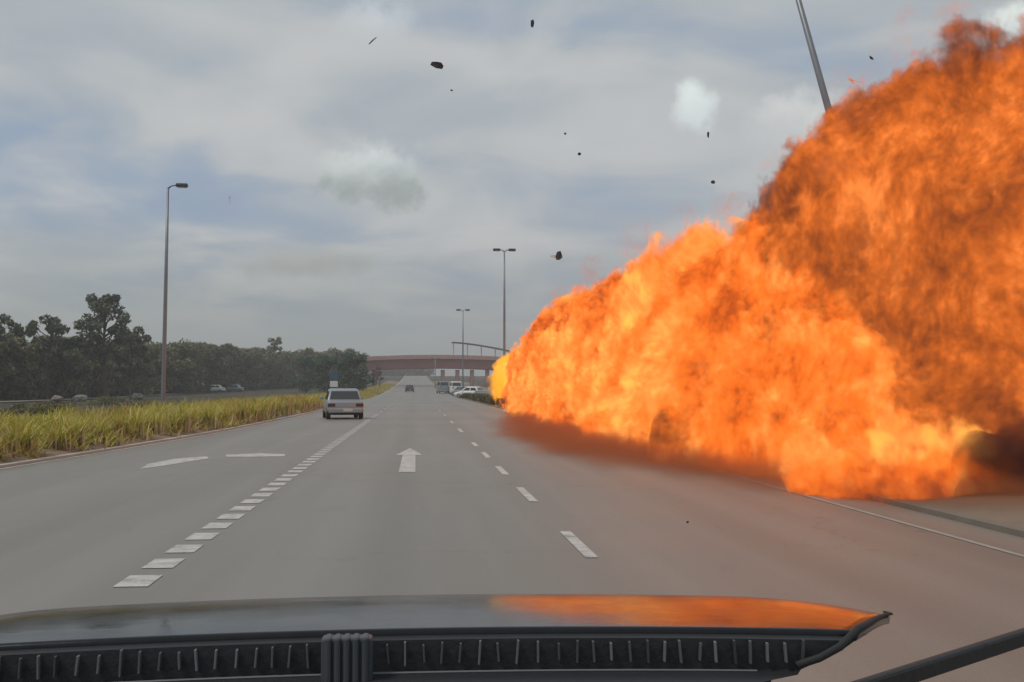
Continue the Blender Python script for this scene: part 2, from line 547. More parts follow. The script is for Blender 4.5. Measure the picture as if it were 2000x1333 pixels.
rng = random.Random(4)
y = 8.45
LANE_L, LANE_R = -2.06, 1.50
k = 0
while y < 62:                                            # short thick blocks between the turning lane and ours
    w, l = 0.125, 0.50
    paint_quad('lane_block', [(LANE_L - w, y), (LANE_L + w, y), (LANE_L + w, y + l), (LANE_L - w, y + l)])
    y += 0.845; k += 1
for y0 in (9.55, 14.3, 18.7, 23.2, 27.7, 36.5, 45.5, 57, 69, 84, 99, 120, 141):   # lane line on the other side
    l = 2.0 if y0 < 30 else 3.0
    if y0 == 9.55: l = 1.75
    paint_quad('lane_dash', [(LANE_R - 0.055, y0), (LANE_R + 0.055, y0), (LANE_R + 0.055, y0 + l), (LANE_R - 0.055, y0 + l)])
y0 = 66.0
while y0 < 230:
    paint_quad('lane_dash', [(LANE_L - 0.06, y0), (LANE_L + 0.06, y0), (LANE_L + 0.06, y0 + 3), (LANE_L - 0.06, y0 + 3)])
    y0 += 9
strip('edge_line', lambda y: left_x(y) + 0.06, lambda y: left_x(y) + 0.15, 0.005, MATS['road_paint'], YS, road)
strip('edge_line', lambda y: RIGHT_LINE - 0.035, lambda y: RIGHT_LINE + 0.035, 0.005, simple('faded_paint', (0.30, 0.275, 0.235), 0.7, 0.35, 2.5), YS, road)


def px_poly(name, pix):
    """marking whose outline is measured on the road plane"""
    pts = []
    for px, py in pix:
        d = at(px, py, 10) - Vector((0, 0, CAM_H))
        s = -CAM_H / d.z
        pts.append((d.x * s, d.y * s))
    return paint_quad(name, pts)


# straight-ahead arrow in our lane: shaft and head (world metres)
paint_quad('arrow_shaft', [(-0.285, 19.4), (0.0, 19.4), (0.0, 24.2), (-0.275, 24.2)])
paint_quad('arrow_head', [(-0.42, 24.25), (0.14, 24.25), (0.08, 25.0), (-0.13, 27.0), (-0.35, 25.0)])
# worn left-turn arrow in the turning lane
px_poly('arrow_shaft', [(272, 917), (330, 909), (408, 896), (404, 892), (340, 897), (290, 907)])
px_poly('arrow_head', [(442, 893), (500, 893), (556, 892), (558, 888), (510, 886), (440, 889)])

# kerbs
def kerb(name, x0f, x1f, h, mat='concrete'):
    V, F = [], []
    ys = [yy for yy in YS if yy >= -10]
    for yy in ys:
        z = ground_z(yy); a, b = x0f(yy), x1f(yy)
        V += [(a, yy, z - 0.2), (a, yy, z + h), (b, yy, z + h), (b, yy, z - 0.2)]
    for j in range(len(ys) - 1):
        for i in range(3):
            F.append((j * 4 + i, j * 4 + i + 1, j * 4 + 5 + i, j * 4 + 4 + i))
    o = from_py(name, V, F, MATS[mat])
    tag(o, kind='structure'); return o


kerb('kerb', lambda y: left_x(y) - 0.17, lambda y: left_x(y) - 0.002, 0.05)
simple('kerb_dull', (0.17, 0.145, 0.115), 0.9, 0.3, 1.5, bump=0.3)
kerb('kerb', lambda y: RIGHT_X + 0.002, lambda y: RIGHT_X + 0.17, 0.06, 'kerb_dull')
# verges: banked earth behind the kerbs
def verge(name, xf, prof, mat, y0=-30, y1=420):
    V, F = [], []
    ys = np.linspace(y0, y1, 220)
    for yy in ys:
        for dx, z in prof:
            V.append((xf(yy) + dx, yy, ground_z(yy) + z + (0.06 * mnoise.noise((xf(yy) + dx, yy * 0.5, 1.0)) if 0.35 < abs(dx) < 5.5 else 0)))
    n = len(prof)
    for j in range(len(ys) - 1):
        for i in range(n - 1):
            F.append((j * n + i, j * n + i + 1, j * n + n + i + 1, j * n + n + i))
    o = from_py(name, V, F, mat, smooth=True)
    tag(o, kind='structure'); return o


L_PROF = [(-0.165, 0.035), (-0.3, 0.08), (-0.6, 0.13), (-1.4, 0.24), (-2.4, 0.34), (-3.4, 0.36), (-4.3, 0.25), (-5.2, -0.02), (-6.2, -0.25)]
verge('verge', left_x, L_PROF, simple('dry_soil', (0.20, 0.145, 0.10), 0.95, 0.35, 1.2, bump=0.5))
verge('verge', lambda y: RIGHT_X, [(0.165, 0.045), (0.4, 0.08), (0.8, 0.12), (2.0, 0.2), (4.0, 0.22), (9.0, 0.1), (14.0, -0.2)], MATS['dry_soil'])
path = strip('path', lambda y: -45.5 + max(0, (y - 190)) * 0.03, lambda y: -42.0 + max(0, (y - 190)) * 0.03, -0.06, MATS['pale_earth'], [40, 80, 110, 140, 170, 200, 230, 250])
tag(path, kind='structure')


# ------------------------------------------------------------------ grass
def blades(rs, base, n, hmin, hmax, spread, lean, width):
    """n bent blades from points base (n,3); returns quads and the 'up' value of each corner"""
    h = rs.uniform(hmin, hmax, n)
    a = rs.uniform(0, 2 * math.pi, n)
    ln = rs.uniform(0.15, 1.0, n) * lean * h
    dirv = np.stack([np.cos(a), np.sin(a), np.zeros(n)], 1)
    side = np.stack([-np.sin(a), np.cos(a), np.zeros(n)], 1) * (width * rs.uniform(0.6, 1.3, n))[:, None]
    lv = [0.0, 0.35, 0.7, 1.0]
    wv = [0.8, 1.0, 0.7, 0.08]
    P = []
    for t_, w_ in zip(lv, wv):
        c = base + dirv * (ln * t_ ** 2)[:, None] + np.stack([np.zeros(n), np.zeros(n), h * (t_ - 0.18 * lean * t_ ** 3)], 1)
        P.append((c - side * w_, c + side * w_))
    Q, U = [], []
    for i in range(3):
        Q.append(np.stack([P[i][0], P[i][1], P[i + 1][1], P[i + 1][0]], 1))
        U.append(np.tile(np.array([lv[i], lv[i], lv[i + 1], lv[i + 1]]), (n, 1)))
    return np.stack(Q, 1), np.stack(U, 1)


def blade_mesh(name, Q, U, mat):
    """welds the three quads of each blade so that a blade is one island"""
    n = Q.shape[0]
    V = np.concatenate([Q[:, 0, :2], Q[:, 1, :2], Q[:, 2, :2], Q[:, 2, [3, 2]]], 1)      # n,8,3: pairs
    up = np.tile(np.array([0, 0, .35, .35, .7, .7, 1, 1], dtype=np.float32), n)
    me = bpy.data.meshes.new(name)
    me.vertices.add(n * 8); me.vertices.foreach_set('co', V.astype(np.float32).reshape(-1))
    idx = np.array([[0, 1, 3, 2], [2, 3, 5, 4], [4, 5, 7, 6]])
    I = (np.arange(n)[:, None, None] * 8 + idx[None]).reshape(-1)
    me.loops.add(n * 12); me.loops.foreach_set('vertex_index', I.astype(np.int32))
    me.polygons.add(n * 3); me.polygons.foreach_set('loop_start', np.arange(0, n * 12, 4, dtype=np.int32))
    me.update(calc_edges=True)
    a = me.attributes.new('up', 'FLOAT', 'POINT'); a.data.foreach_set('value', up)
    me.materials.append(mat)
    return me


rs = np.random.RandomState(7)


def verge_points(n, y0, y1, d0, d1, side):
    t_ = rs.uniform(0, 1, n)
    y = y0 * (y1 / y0) ** t_                      # denser near the camera
    d = rs.uniform(d0, d1, n)
    if side < 0:
        x = np.array([left_x(v) for v in y]) - d
        prof = [(-a, b) for a, b in L_PROF]
        z = np.array([interp(prof, v) for v in d])
    else:
        x = RIGHT_X + d
        z = np.full(n, 0.14)
    gz = np.array([ground_z(v) for v in y])
    return np.stack([x, y, z + gz - 0.06], 1)


def tufted(centres, per, r):
    c = np.repeat(centres, per, 0)
    c = c + np.concatenate([rs.normal(0, r, (len(c), 2)), np.zeros((len(c), 1))], 1)
    return c


c = verge_points(4600, 12, 330, 0.28, 4.6, -1)
b = tufted(c, 9, 0.10)
Q, U = blades(rs, b, len(b), 0.45, 0.95, 0.1, 0.75, 0.018)
HS = [(12, 0.45), (19, 0.55), (28, 0.95), (60, 1.05)]
hsc = np.array([0.74 * interp(HS, v[1]) * interp([(0.2, 0.45), (1.2, 1.0)], left_x(float(v[1])) - float(v[0])) * (1.0 + 0.55 * mnoise.noise((float(v[0]) * 0.45, float(v[1]) * 0.45, 3.0)) + 0.3 * mnoise.noise((float(v[0]) * 1.7, float(v[1]) * 1.7, 8.0))) for v in b])
Q[..., 2] = b[:, 2][:, None, None] + (Q[..., 2] - b[:, 2][:, None, None]) * hsc[:, None, None]
gm = blade_mesh('verge_grass', Q, U, MATS['grass_blade'])
go = mesh_obj('verge_grass', gm)
tag(go, 'tall yellow-green grass covering the left verge beside the road', 'grass', kind='stuff')

c = verge_points(1500, 34, 260, 0.2, 2.2, 1)
b = tufted(c, 9, 0.14)
Q, U = blades(rs, b, len(b), 0.35, 0.8, 0.1, 0.7, 0.03)
cw = verge_points(1900, 16, 230, 4.7, 9.5, -1)
bw = tufted(cw, 9, 0.2)
Qw, Uw = blades(rs, bw, len(bw), 0.3, 0.7, 0.1, 0.9, 0.035)
go2 = mesh_obj('roadside_grass', blade_mesh('roadside_grass', Q, U, mk_leaf('leaf_verge', (0.02, 0.022, 0.008), (0.04, 0.042, 0.014), (0.07, 0.066, 0.02))))
tag(go2, 'low dark grass along the kerb below the guardrail', 'grass', kind='stuff')
go3 = mesh_obj('field_weeds', blade_mesh('field_weeds', Qw, Uw, mk_leaf('leaf_weed', (0.035, 0.045, 0.012), (0.06, 0.075, 0.02), (0.10, 0.105, 0.035))))
tag(go3, 'dark green weeds behind the tall verge grass', 'weeds', kind='stuff')

# planted clumps in a row behind the kerb: four shapes, each clump its own thing
clump_meshes = []
for k in range(4):
    n1 = 90
    ang = rs.uniform(0, 2 * math.pi, n1); rr = np.abs(rs.normal(0, 0.16, n1))
    base = np.stack([np.cos(ang) * rr, np.sin(ang) * rr, np.zeros(n1)], 1)
    Q1, U1 = blades(rs, base, n1, 0.55, 1.05, 0.1, 0.8, 0.017)
    n2 = 26
    ang = rs.uniform(0, 2 * math.pi, n2); rr = np.abs(rs.normal(0, 0.13, n2))
    base = np.stack([np.cos(ang) * rr, np.sin(ang) * rr, np.zeros(n2)], 1)
    Q2, U2 = blades(rs, base, n2, 0.35, 0.62, 0.1, 0.25, 0.03)
    leaf = blade_mesh('clump_leaves', Q1, U1, MATS['grass_blade'])
    stalk = blade_mesh('clump_stalks', Q2, U2, None)
    clump_meshes.append((leaf, stalk))
t = NT('dry_stalk')
gg = t.node('ShaderNodeNewGeometry')
t.base(t.ramp(gg.outputs['Random Per Island'], [(0.0, (0.42, 0.32, 0.15)), (0.5, (0.60, 0.50, 0.28)), (1.0, (0.74, 0.66, 0.42))])); t.rough(0.7)
for lf, st in clump_meshes:
    st.materials.clear(); st.materials.append(MATS['dry_stalk'])
y = 15.0
i = 0
while y < 78:
    lf, st = clump_meshes[i % 4]
    x = left_x(y) - 0.62 + rng.uniform(-0.12, 0.12)
    s = rng.uniform(0.85, 1.2)
    root = empty('grass_clump', (x, y, ground_z(y) + 0.09), rng.uniform(0, 6.28))
    root.scale = (s, s, s * rng.uniform(0.9, 1.1) * interp(HS, y) * 0.92)
    tag(root, 'clump of tall yellowish grass with pale dry stalks in the row behind the left kerb', 'grass clump', 'grass clumps planted along the left kerb')
    for nm, me in (('leaves', lf), ('stalks', st)):
        o = bpy.data.objects.new(nm, me); link(o, root); o['kind'] = 'stuff'
    y += rng.uniform(0.85, 1.9); i += 1


# ------------------------------------------------------------------ trees
def leaf_quads(rs, centres, radii, n, size, flat=1.0):
    k = rs.randint(0, len(centres), n)
    v = rs.normal(0, 1, (n, 3)); v /= np.linalg.norm(v, axis=1)[:, None]
    r = rs.uniform(0.35, 1.0, n) ** 0.5
    c = centres[k] + v * (radii[k] * r)[:, None] * np.array([1, 1, flat])
    nrm = rs.normal(0, 1, (n, 3)) + v * 0.8 + np.array([0, 0, 0.5]); nrm /= np.linalg.norm(nrm, axis=1)[:, None]
    a = np.cross(nrm, rs.normal(0, 1, (n, 3))); a /= np.linalg.norm(a, axis=1)[:, None]
    b = np.cross(nrm, a)
    s = (size * rs.uniform(0.55, 1.3, n))[:, None]
    return np.stack([c - a * s, c - b * s * 0.45, c + a * s, c + b * s * 0.45], 1)


def tree_meshes(seed, height, trunk_h, rad, nclump, nleaf, size, leafmat, airy=False):
    rs_ = np.random.RandomState(seed); rg = random.Random(seed)
    bm = bmesh.new()
    top = Vector((rg.uniform(-.3, .3), rg.uniform(-.3, .3), height * 0.86))
    mid = Vector((rg.uniform(-.3, .3), rg.uniform(-.3, .3), height * 0.45))
    r0 = 0.022 * height
    tube(bm, [(0, 0, -0.4), (0, 0, 0.3), mid, top], [r0 * 1.3, r0, r0 * 0.7, r0 * 0.15], 7)
    cs, rr = [], []
    for i in range(nclump):
        z = rs_.uniform(trunk_h, height * 0.95)
        f = math.sin(math.pi * min(1.0, 0.18 + 0.78 * (z - trunk_h) / (height - trunk_h)))
        a = rs_.uniform(0, 2 * math.pi); d = rad * f * math.sqrt(rs_.uniform(0.05, 1))
        p = Vector((math.cos(a) * d, math.sin(a) * d, z))
        cs.append(p); rr.append(rad * rs_.uniform(0.16, 0.34) * (0.75 if airy else 1.15))
        if i % (1 if airy else 2) == 0:
            s = Vector((0, 0, 0)).lerp(top, max(0.12, min(0.95, (z - rad * 0.5) / top.z)))
            tube(bm, [s, s.lerp(p, 0.55) + Vector((0, 0, -0.1 * d)), p], [r0 * 0.38, r0 * 0.22, r0 * 0.07], 5)
    bmesh.ops.recalc_face_normals(bm, faces=bm.faces)
    tm = bpy.data.meshes.new('trunk'); bm.to_mesh(tm); bm.free(); tm.materials.append(MATS['bark'])
    q = leaf_quads(rs_, np.array([tuple(c) for c in cs]), np.array(rr), nleaf, size, 0.8)
    return tm, quads_mesh('crown', q, leafmat)


def place_tree(name, meshes, loc, rz, s, label, group=None):
    root = empty(name, loc, rz); root.scale = (s, s, s)
    tag(root, label, 'tree', group)
    for nm, me in zip(('trunk', 'crown'), meshes):
        o = bpy.data.objects.new(nm, me); link(o, root)
    return root


dense = [tree_meshes(20 + k, 8.0, 0.5, 3.3, 30, 3600, 0.27, MATS['leaf_dark']) for k in range(4)]
FOREST = [(100, -56), (130, -51), (180, -48.5), (240, -44.5), (280, -37), (310, -26), (330, -16)]
yy = 102.0
n = 0
while yy < 330:
    for row in range(2):
        x = interp(FOREST, yy) - row * 4.5 + rng.uniform(-1.5, 1.5)
        y2 = yy + row * 2.2 + rng.uniform(-1, 1)
        hs = (0.92 + 0.0024 * (yy - 100) * (1.0 if yy < 250 else 0.7)) * rng.uniform(0.82, 1.08)
        place_tree('forest_tree', dense[n % 4], (x, y2, ground_z(y2) - 0.2), rng.uniform(0, 6.28), hs,
                   'dark bushy tree in the dense wood lining the far side of the field', 'trees of the dense wood beyond the field')
        n += 1
    yy += 4.2
airy_a = tree_meshes(51, 14.5, 6.0, 4.3, 46, 3800, 0.30, MATS['leaf_airy'], True)
airy_b = tree_meshes(52, 10.5, 4.6, 3.6, 28, 2200, 0.30, MATS['leaf_airy'], True)
p = at(205, 760, 150); place_tree('tall_tree', airy_a, (p.x, 150, -0.2), 0.4, 0.98, 'tallest tree, airy with open crown, rising above the wood on the left')
p = at(92, 760, 146); place_tree('tall_tree', airy_b, (p.x, 146, -0.2), 1.4, 1.02, 'thin-crowned tree sticking out of the wood, left of the tallest tree')
p = at(255, 760, 158); place_tree('tall_tree', airy_b, (p.x, 158, -0.2), 2.6, 0.95, 'sparse lower tree just right of the tallest airy tree')
p = at(-8, 760, 140); place_tree('tall_tree', airy_b, (p.x, 140, -0.2), 4.0, 1.0, 'sparse tree cut by the left edge of the picture')
p = at(352, 760, 215); place_tree('tall_tree', dense[1], (p.x, 215, ground_z(215) - .2), 4.0, 1.28, 'bushy tree rising just right of the nearer left lamp post')
rnd = tree_meshes(61, 14.0, 9.5, 2.3, 16, 1600, 0.28, MATS['leaf_dark'])
p = at(535, 760, 300); place_tree('round_tree', rnd, (p.x, 300, ground_z(300) - 0.2), 0.0, 0.98, 'small round-topped tree standing above the far end of the wood')
green = tree_meshes(71, 7.2, 0.6, 3.6, 34, 4200, 0.24, MATS['leaf_green'])
for px, Y, s, lab in ((690, 190, 1.0, 'dark green roadside tree behind the silver car'),
                      (640, 205, 0.98, 'dark green tree behind the blue and white road sign'),
                      (598, 225, 1.0, 'green tree at the near end of the wood, left of the road sign')):
    p = at(px, 760, Y); place_tree('roadside_tree', green, (p.x, Y, ground_z(Y) - 0.2), px, s, lab)
rust = [tree_meshes(81 + k, 13.0, 1.0, 5.0, 30, 2600, 0.5, MATS['leaf_rust']) for k in range(2)]
for i, px in enumerate(range(716, 846, 10)):
    Y = 655 + (i * 37) % 50
    p = at(px, 740, Y)
    place_tree('hill_tree', rust[i % 2], (p.x, Y, ground_z(Y) - 0.5), i * 1.3, rng.uniform(0.93, 1.07),
               'reddish-brown tree on the distant rise where the road disappears', 'reddish-brown trees on the distant rise')
p = at(741, 750, 260)
place_tree('roadside_tree', tree_meshes(91, 6.2, 2.6, 1.3, 12, 700, 0.22, MATS['leaf_rust']), (p.x, 260, ground_z(260) - 0.2), 0.3, 1.0, 'slim rust-coloured tree on the verge ahead of the silver car')

# shrubs between the verge and the path
shrub_m = [quads_mesh('shrub', leaf_quads(np.random.RandomState(30 + k), np.random.RandomState(k).uniform(-1, 1, (9, 3)) * np.array([1.2, 1.2, 0.35]) + np.array([0, 0, 0.45]), np.full(9, 0.6), 900, 0.12, 0.8), MATS['leaf_dark']) for k in range(3)]
for i in range(15):
    Y = 48 + i * 4.6
    x = left_x(Y) - 9 - rng.uniform(0, 22) * (0.4 + 0.6 * min(1, Y / 150))
    o = mesh_obj('shrub', shrub_m[i % 3]); o.location = (x, Y, ground_z(Y) - 0.15); o.rotation_euler = (0, 0, rng.uniform(0, 6)); s = rng.uniform(0.6, 1.1); o.scale = (s, s, s * 0.7)
    tag(o, 'low dark shrub on the bare ground between the verge and the path', 'shrub', 'low shrubs on the dark field')
for i in range(46):                                    # low bushes below the guardrail
    Y = 62 + i * 3.2
    o = mesh_obj('bush', shrub_m[i % 3]); o.location = (RIGHT_X + 0.85 + rng.uniform(0, .6), Y, ground_z(Y) + 0.05); o.rotation_euler = (0, 0, rng.uniform(0, 6)); s = rng.uniform(0.45, 0.7); o.scale = (s, s, s * 0.9)
    tag(o, 'small dark bush in the row between the right kerb and the guardrail', 'bush', 'bushes in the row below the guardrail')


# ------------------------------------------------------------------ street furniture
def lamp_post(loc, height, arm, label, double=False, lean=0.0, leany=0.0):
    root = empty('street_lamp', loc); root.rotation_euler = (leany, lean, 0)
    tag(root, label, 'street lamp', 'street lamps along the road')
    bm = bmesh.new(); tube(bm, [(0, 0, -0.2), (0, 0, 0.6), (0, 0, height * 0.6), (0, 0, height)], [0.13, 0.12, 0.095, 0.06], 10)
    from_bm('pole', bm, MATS['galvanised'], root, True)
    bm = bmesh.new(); box(bm, (0, 0, 0.03), (0.4, 0.4, 0.05), None, 0.01); from_bm('base_plate', bm, MATS['galvanised'], root)
    for s in ((1, -1) if double else (1,)):
        bm = bmesh.new(); tube(bm, [(0, 0, height - 0.05), (arm * 0.4 * s, 0, height + 0.1), (arm * s, 0, height + 0.12)], [0.05, 0.04, 0.035], 8)
        from_bm('arm', bm, MATS['galvanised'], root, True)
        bm = bmesh.new(); box(bm, (arm * s + 0.22 * s, 0, height + 0.13), (0.62, 0.32, 0.2), None, 0.06)
        h = from_bm('lamp_head', bm, MATS['lamp_dark'], root)
        bm = bmesh.new(); box(bm, (arm * s + 0.22 * s, 0, height + 0.02), (0.45, 0.22, 0.03), None, 0.01)
        from_bm('lens', bm, MATS['sign_white'], h)
    return root


p = at(318, 800, 61); lamp_post((p.x, 61, 0.1), 12.0, 0.5, 'grey lamp post with one dark head on the left verge', lean=R(0.6))
p = at(985, 790, 93); lamp_post((p.x, 93, 0.15), 12.6, 0.42, 'slim lamp post with twin dark heads at the tip of the fire', True)
p = at(904, 770, 156); lamp_post((p.x, 156, 0.15), 11.9, 0.42, 'small far lamp post right of the road beyond the fire', True)
p = at(850, 757, 290); lamp_post((p.x, 290, ground_z(290)), 7.4, 0.6, 'tiny lamp post with pale head before the overpass', True)
# post struck by the blast, tilted towards the road, its top out of the picture
a_ = at(1640, 300, 28); b_ = at(1560, 10, 28)
dirv = (b_ - a_).normalized(); foot = a_ - dirv * (a_.z / dirv.z)
lamp_post((foot.x, 28, 0.1), 13.5, 0.5, 'tilted lamp post leaning out of the flames against the sky', lean=math.atan2(dirv.x, dirv.z))

# guardrail
rail = empty('guardrail', (RIGHT_X + 2.0, 60, 0))
tag(rail, 'galvanised steel guardrail behind the bushes right of the road', 'guardrail')
post_bm = bmesh.new(); box(post_bm, (0, 0, 0.36), (0.08, 0.12, 0.85), None, 0.01)
pm = bpy.data.meshes.new('post'); post_bm.to_mesh(pm); post_bm.free(); pm.materials.append(MATS['rail_steel'])
rys = list(range(60, 262, 4))
for Y in rys:
    o = bpy.data.objects.new('post', pm); link(o, rail); o.location = (0.08, Y - 60, ground_z(Y) + 0.15)
for a, b in zip(rys, rys[1:]):
    V, F = [], []
    prof = [(0.0, 0.55), (-0.05, 0.62), (-0.05, 0.68), (0.0, 0.74), (-0.05, 0.80), (-0.05, 0.86), (0.0, 0.93)]
    for Y in (a + 0.01, b - 0.01):
        V += [(dx, Y - 60, z + ground_z(Y) + 0.15) for dx, z in prof]
    n = len(prof)
    F = [(i, i + 1, n + i + 1, n + i) for i in range(n - 1)]
    o = from_py('rail', V, F, MATS['rail_steel'], rail)
    sm = o.modifiers.new('thick', 'SOLIDIFY'); sm.thickness = 0.006

# road sign
p = at(652, 770, 118)
sg = empty('road_sign', (p.x, 118, 0.25), 0.0)
tag(sg, 'small road sign, dark board over a white one, on the left verge', 'road sign')
bm = bmesh.new(); tube(bm, [(0, 0, -0.3), (0, 0, 2.9)], 0.04, 8); from_bm('post', bm, MATS['galvanised'], sg)
bm = bmesh.new(); box(bm, (0, -0.05, 2.35), (0.95, 0.03, 0.75), None, 0.01); from_bm('upper_board', bm, MATS['sign_blue'], sg)
bm = bmesh.new(); box(bm, (0, -0.05, 1.55), (0.8, 0.03, 0.62), None, 0.01); from_bm('lower_board', bm, MATS['sign_white'], sg)


# ------------------------------------------------------------------ cars
def loft(bm, secs):
    rings = [[bm.verts.new(v) for v in s] for s in secs]
    n = len(rings[0])
    for a, b in zip(rings, rings[1:]):
        for i in range(n):
            bm.faces.new((a[i], a[(i + 1) % n], b[(i + 1) % n], b[i]))
    bm.faces.new(rings[0]); bm.faces.new(rings[-1])
    return rings


def make_car(loc, rz, paint, label, L=4.1, W=1.64, H=1.42, van=False, group=None):
    """y axis points ahead; the tail is at y=0"""
    root = empty('car', loc, rz)
    tag(root, label, 'van' if van else 'car', group)
    hw = W / 2
    belt = 0.62 * H
    # lower body
    def sec(y, zb, zt, w, tuck=0.93):
        return [(-w * 0.86, y, zb), (-w, y, zb + 0.14), (-w, y, zt - 0.16), (-w * tuck, y, zt), (w * tuck, y, zt), (w, y, zt - 0.16), (w, y, zb + 0.14), (w * 0.86, y, zb)]
    bm = bmesh.new()
    tail = belt if not van else belt
    loft(bm, [sec(0.0, 0.36, tail - 0.10, hw * 0.90), sec(0.06, 0.28, tail - 0.03, hw * 0.96), sec(0.5, 0.24, belt, hw), sec(L * 0.5, 0.22, belt, hw),
              sec(L * 0.72, 0.22, belt - 0.02, hw), sec(L * 0.9, 0.24, belt - 0.16, hw * 0.96), sec(L, 0.32, belt - 0.30, hw * 0.84)])
    bo_ = from_bm('body', bm, MATS[paint], root, True)
    mb = bo_.modifiers.new('round', 'BEVEL'); mb.width = 0.05; mb.segments = 3; mb.limit_method = 'ANGLE'; mb.angle_limit = R(20)
    # cabin with raked ends
    yb0, yt0 = (0.5, 1.0) if not van else (0.05, 0.2)
    yb1, yt1 = (L * 0.74, L * 0.55) if not van else (L * 0.84, L * 0.70)
    bm = bmesh.new()
    wt = hw * 0.76 if not van else hw * 0.9
    def rect(y0, y1, z, w):
        return [(-w, y0, z), (w, y0, z), (w, y1, z), (-w, y1, z)]
    loft(bm, [rect(yb0, yb1, belt - 0.01, hw * 0.93), rect(yb0 + (yt0 - yb0) * .75, yb1 + (yt1 - yb1) * .75, belt + (H - belt) * 0.8, wt + (hw * .93 - wt) * 0.2), rect(yt0, yt1, H - 0.03, wt), rect(yt0 + .15, yt1 - .15, H, wt * 0.88)])
    bo_ = from_bm('cabin', bm, MATS[paint], root, True)
    mb = bo_.modifiers.new('round', 'BEVEL'); mb.width = 0.035; mb.segments = 3; mb.limit_method = 'ANGLE'; mb.angle_limit = R(25)
    # windows a few mm proud of the cabin
    def pane(name, pts):
        c = sum((Vector(p_) for p_ in pts), Vector()) / len(pts)
        nrm = (Vector(pts[1]) - Vector(pts[0])).cross(Vector(pts[2]) - Vector(pts[0])).normalized()
        if nrm.dot(c - Vector((0, L / 2, belt))) < 0: nrm = -nrm
        bm = bmesh.new()
        a = [bm.verts.new(Vector(p_) - nrm * 0.01) for p_ in pts]; b = [bm.verts.new(Vector(p_) + nrm * 0.008) for p_ in pts]
        bm.faces.new(b); bm.faces.new(a)
        for i in range(len(pts)): bm.faces.new((a[i], a[(i + 1) % len(pts)], b[(i + 1) % len(pts)], b[i]))
        from_bm(name, bm, MATS['car_glass'], root)

    def cab(y_is_front, f, s, side=None):
        """point on the cabin wall: f up the pillar 0..0.8, s across -1..1"""
        z = belt - 0.01 + (belt + (H - belt) * 0.8 - belt + 0.01) * f / 0.8
        k = 0.75 * f / 0.8
        w = hw * .93 + ((wt + (hw * .93 - wt) * 0.2) - hw * .93) * f / 0.8
        y0 = yb0 + (yt0 - yb0) * k; y1 = yb1 + (yt1 - yb1) * k
        return z, w, y0, y1
    zl, wl, y0l, y1l = cab(0, 0.08, 0); zh, wh, y0h, y1h = cab(0, 0.76, 0)
    pane('rear_window', [(-wl * .9, y0l, zl), (wl * .9, y0l, zl), (wh * .88, y0h, zh), (-wh * .88, y0h, zh)])
    pane('windscreen', [(-wl * .92, y1l, zl), (wl * .92, y1l, zl), (wh * .9, y1h, zh), (-wh * .9, y1h, zh)])
    for s in (-1, 1):
        for fa, fb in ((0.10, 0.47), (0.53, 0.90)):
            pane('side_window', [(s * wl, y0l + (y1l - y0l) * fa, zl), (s * wl, y0l + (y1l - y0l) * fb, zl), (s * wh, y0h + (y1h - y0h) * fb, zh), (s * wh, y0h + (y1h - y0h) * fa, zh)])
        bm = bmesh.new(); box(bm, (s * hw * 0.76, 0.015, belt - 0.22), (0.34, 0.06, 0.15), None, 0.02); from_bm('tail_light', bm, MATS['tail_lens'], root)
        bm = bmesh.new(); box(bm, (s * hw * 0.66, L - 0.05, belt - 0.42), (0.32, 0.1, 0.14), None, 0.02); from_bm('headlight', bm, MATS['sign_white'], root)
        bm = bmesh.new(); box(bm, (s * (hw + 0.09), yb1 - 0.25, belt + 0.08), (0.18, 0.1, 0.13), None, 0.03); from_bm('mirror', bm, MATS[paint], root)
        for yw in (L * 0.17, L * 0.81):
            wh_ = empty('wheel', (s * (hw - 0.09), yw, 0.29)); wh_.parent = root
            bm = bmesh.new(); lathe_x(bm, [(-0.09, 0.2), (-0.09, 0.27), (-0.06, 0.29), (0.06, 0.29), (0.095, 0.27), (0.095, 0.2)], 20); from_bm('tyre', bm, MATS['rubber'], wh_)
            bm = bmesh.new(); lathe_x(bm, [(-0.092, 0.05), (-0.097, 0.19), (0.1, 0.19), (0.102, 0.05)], 16); from_bm('rim', bm, MATS['alloy'], wh_)
    bm = bmesh.new(); box(bm, (0, 0.02, 0.40), (W * 0.93, 0.16, 0.22), None, 0.05); from_bm('bumper', bm, MATS[paint], root)
    bm = bmesh.new(); box(bm, (0, 0.07, 0.26), (W * 0.8, 0.12, 0.12), None, 0.02); from_bm('lower_valance', bm, MATS['rubber'], root)
    bm = bmesh.new(); box(bm, (W * 0.06, -0.066, 0.42), (0.42, 0.012, 0.12), None, 0.004); from_bm('number_plate', bm, MATS['plate'], root)
    return root


